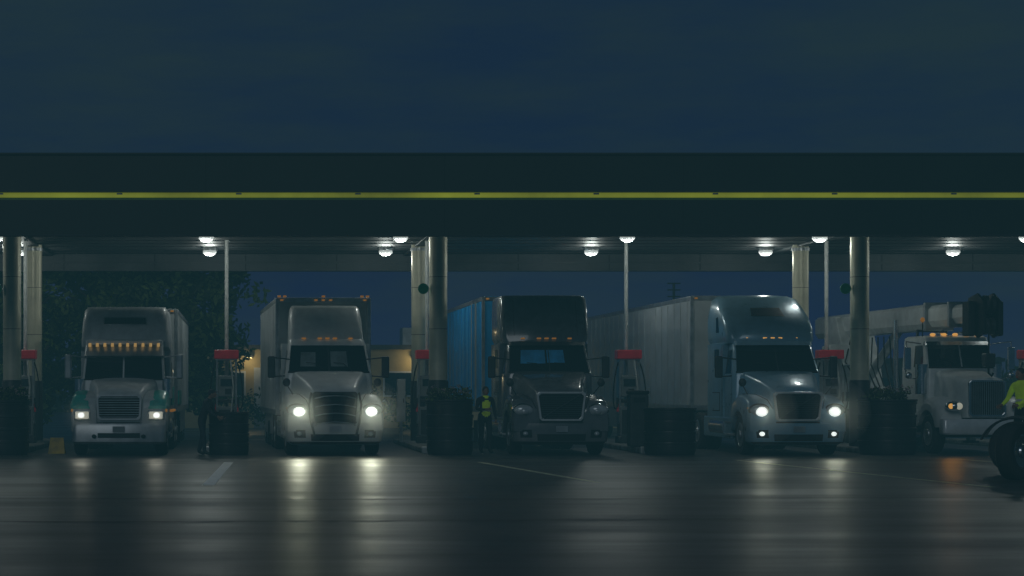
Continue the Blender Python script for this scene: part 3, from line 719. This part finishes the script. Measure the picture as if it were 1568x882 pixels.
box(b,'roller_door',(-5.7+.0,-4.53,1.3),(1.6,.06,2.6),offwhite); box(b,'roof_unit',(1,0,4.0),(1.6,1.4,.9),alu,.03)
for xx in(-6.7,.4,5.5):  # made-up warm lamps, added to brighten the tan wall
    box(b,'added_wall_fill_housing',(xx,-4.62,3.1),(.3,.2,.12),darkgrey,.02); box(b,'added_wall_fill_lens',(xx,-4.64,3.02),(.24,.14,.04),wfillm)
    lamp('wall_fill_light','POINT',(xx,-5.0,2.9),14,(1,.8,.45),.08,b)
b2=E('low_brick_building',(30,110,0)); box(b2,'walls',(0,0,1.6),(24,8,3.2),roofm); box(b2,'parapet',(0,0,3.3),(24.3,8.3,.2),darkgrey)
for i in range(6): box(b2,'window_glass',(-9+3.6*i,-4.03,1.8),(1.6,.04,1.0),glass)
tl=E('distant_tree_line'); cs=[(random.uniform(-60,110),random.uniform(135,150),random.uniform(.3,3.2)) for _ in range(900)]
foliage(tl,'foliage',cs,1.0,12,.4,(leafA,leafA))
sh=E('hedge_row'); cs=[(random.uniform(-1.5,8),random.uniform(70,71.2),random.uniform(.2,1.3)+random.uniform(0,.5)) for _ in range(200)]
foliage(sh,'foliage',cs,.3,14,.08,(leafA,leafB))
lp=E('antenna_mast',(15.9,72,0)); tube(lp,'mast',[(0,0,0),(0,0,5.7)],.05,darkgrey)
for z in(5.2,5.45,5.7): tube(lp,'crossbar',[(-.25,0,z),(.25,0,z)],.025,darkgrey)

# ------------------------------------------------------------------ ground
def asphalt():
    m=bpy.data.materials.new('wet_asphalt'); m.use_nodes=True; nt=m.node_tree; b=nt.nodes['Principled BSDF']
    N=nt.nodes.new; L=nt.links.new
    tc=N('ShaderNodeTexCoord')
    mp=N('ShaderNodeMapping'); mp.inputs['Scale'].default_value=(.08,.4,1); L(tc.outputs['Object'],mp.inputs[0])
    n=N('ShaderNodeTexNoise'); n.inputs['Scale'].default_value=1.4; n.inputs['Detail'].default_value=8; n.inputs['Roughness'].default_value=.6; L(mp.outputs[0],n.inputs['Vector'])
    n3=N('ShaderNodeTexNoise'); n3.inputs['Scale'].default_value=.5; n3.inputs['Detail'].default_value=8; L(tc.outputs['Object'],n3.inputs['Vector'])
    r=N('ShaderNodeValToRGB'); r.color_ramp.elements[0].position=.3; r.color_ramp.elements[1].position=.7
    r.color_ramp.elements[0].color=(.022,.022,.022,1); r.color_ramp.elements[1].color=(.06,.06,.054,1); L(n3.outputs['Fac'],r.inputs['Fac']); L(r.outputs[0],b.inputs['Base Color'])
    rr=N('ShaderNodeMapRange'); rr.inputs['From Min'].default_value=.35; rr.inputs['From Max'].default_value=.65; rr.inputs['To Min'].default_value=.34; rr.inputs['To Max'].default_value=.46; L(n.outputs['Fac'],rr.inputs['Value']); L(rr.outputs[0],b.inputs['Roughness'])
    n2=N('ShaderNodeTexNoise'); n2.inputs['Scale'].default_value=35; n2.inputs['Detail'].default_value=5; L(tc.outputs['Object'],n2.inputs['Vector'])
    bp=N('ShaderNodeBump'); bp.inputs['Strength'].default_value=.25; bp.inputs['Distance'].default_value=.012; L(n2.outputs['Fac'],bp.inputs['Height'])
    bp2=N('ShaderNodeBump'); bp2.inputs['Strength'].default_value=.1; bp2.inputs['Distance'].default_value=.02; L(n.outputs['Fac'],bp2.inputs['Height']); L(bp.outputs[0],bp2.inputs['Normal']); L(bp2.outputs[0],b.inputs['Normal'])
    b.inputs['Specular IOR Level'].default_value=.2
    return m
mk('ground',[(-500,-60,0),(500,-60,0),(500,900,0),(-500,900,0)],[(0,1,2,3)],asphalt())
padm=M('wet_concrete_pad',(.06,.06,.058),.5,var=.35,scale=.6,bump=.15,spec=.3)
mk('concrete_apron',[(-42,47.0,.004),(62,47.0,.004),(62,61.5,.004),(-42,61.5,.004)],[(0,1,2,3)],padm)
dg_=M('drain_channel',(.22,.22,.21),.6,var=.3); mk('drainage_channel',[(-42,46.7,.006),(62,46.7,.006),(62,46.99,.006),(-42,46.99,.006)],[(0,1,2,3)],dg_)
wl=M('line_paint_white',(.85,.85,.8),.5,var=.2,scale=5); yl=M('line_paint_yellow',(.6,.58,.36),.5,var=.5,scale=4)
def line(a,b_,w,mat,name='painted_line'):
    a=Vector((*a,.004)); b_=Vector((*b_,.004)); d=(b_-a).normalized(); s=Vector((-d.y,d.x,0))*w/2
    mk(name,[a-s,b_-s,b_+s,a+s],[(0,1,2,3)],mat)
line((-.83,43.6),(-1.12,33.2),.22,wl); line((4.96,43.6),(5.9,34.2),.15,yl); line((11.2,44.8),(12.4,32.6),.13,yl); line((16.7,45.5),(17.6,36),.13,yl); line((-6.9,44),(-7.2,36),.13,yl)
tar=M('crack_sealant',(.008,.008,.008),.5,var=.3)
for yy,xa,xb in((29.3,-20,30),(24.4,-20,6)):
    v=[];nseg=60
    for i in range(nseg+1):
        x=xa+(xb-xa)*i/nseg; y=yy+.25*math.sin(x*.31+yy)+random.uniform(-.05,.05); wd=random.uniform(.05,.12)
        v+=[(x,y-wd,.004),(x,y+wd,.004)]
    mk('sealed_crack',v,[(2*i,2*i+2,2*i+3,2*i+1) for i in range(nseg)],tar)

# ------------------------------------------------------------------ added volume over the whole site: its own glow gives a teal cast
hz=box(None,'teal_cast_volume',(5,32.5,19),(150,85,40),blackm)
hm_=bpy.data.materials.new('teal_cast_glow'); hm_.use_nodes=True; nt=hm_.node_tree
for n in list(nt.nodes):
    if n.type!='OUTPUT_MATERIAL': nt.nodes.remove(n)
out=[n for n in nt.nodes if n.type=='OUTPUT_MATERIAL'][0]
ab=nt.nodes.new('ShaderNodeVolumeAbsorption'); ab.inputs['Color'].default_value=(0,0,0,1); ab.inputs['Density'].default_value=.008
em=nt.nodes.new('ShaderNodeEmission'); em.inputs['Color'].default_value=(.013,.045,.056,1); em.inputs['Strength'].default_value=.008
ad=nt.nodes.new('ShaderNodeAddShader'); nt.links.new(ab.outputs[0],ad.inputs[0]); nt.links.new(em.outputs[0],ad.inputs[1]); nt.links.new(ad.outputs[0],out.inputs['Volume'])
hz.data.materials.clear(); hz.data.materials.append(hm_)

# ------------------------------------------------------------------ sky, dusk light
w=bpy.data.worlds.new('World'); S.world=w; w.use_nodes=True; nt=w.node_tree; bg=nt.nodes['Background']
tc=nt.nodes.new('ShaderNodeTexCoord'); mp=nt.nodes.new('ShaderNodeMapping'); mp.inputs['Scale'].default_value=(1,1,4.5); nt.links.new(tc.outputs['Generated'],mp.inputs[0])
n=nt.nodes.new('ShaderNodeTexNoise'); n.inputs['Scale'].default_value=6; n.inputs['Detail'].default_value=8; n.inputs['Roughness'].default_value=.6; nt.links.new(mp.outputs[0],n.inputs['Vector'])
r=nt.nodes.new('ShaderNodeValToRGB'); r.color_ramp.elements[0].position=.35; r.color_ramp.elements[1].position=.68
r.color_ramp.elements[0].color=(.005,.009,.046,1); r.color_ramp.elements[1].color=(.014,.022,.034,1)
nt.links.new(n.outputs['Fac'],r.inputs['Fac'])
sk=nt.nodes.new('ShaderNodeTexSky'); sk.sky_type='NISHITA'; sk.sun_disc=False; sk.sun_elevation=math.radians(-4); sk.sun_rotation=math.radians(190)
mx=nt.nodes.new('ShaderNodeMixRGB'); mx.blend_type='ADD'; mx.inputs[0].default_value=.02; nt.links.new(r.outputs[0],mx.inputs[1]); nt.links.new(sk.outputs[0],mx.inputs[2])
sp=nt.nodes.new('ShaderNodeSeparateXYZ'); nt.links.new(tc.outputs['Generated'],sp.inputs[0])
hr=nt.nodes.new('ShaderNodeMapRange'); hr.inputs['From Min'].default_value=0; hr.inputs['From Max'].default_value=.12; hr.inputs['To Min'].default_value=1; hr.inputs['To Max'].default_value=0; nt.links.new(sp.outputs['Z'],hr.inputs['Value'])
m3=nt.nodes.new('ShaderNodeMixRGB'); m3.blend_type='ADD'; nt.links.new(hr.outputs[0],m3.inputs[0]); nt.links.new(mx.outputs[0],m3.inputs[1]); m3.inputs[2].default_value=(.005,.009,.022,1)
nt.links.new(m3.outputs[0],bg.inputs['Color']); bg.inputs['Strength'].default_value=1
su=bpy.data.lights.new('dusk_light','SUN'); su.energy=.4; su.angle=math.radians(25); su.color=(.85,.95,1)
so=bpy.data.objects.new('dusk_light',su); so.rotation_euler=(math.radians(62),0,math.radians(-18)); COL.objects.link(so)

# ------------------------------------------------------------------ camera
c=bpy.data.cameras.new('camera'); co=bpy.data.objects.new('camera',c); COL.objects.link(co)
co.location=(-.53,0,1.7); co.rotation_euler=(math.radians(90),0,0)
c.sensor_width=36; c.lens=66.6; c.shift_x=(784-370)/1568; c.shift_y=(595-441)/1568; c.clip_end=3000
S.camera=co
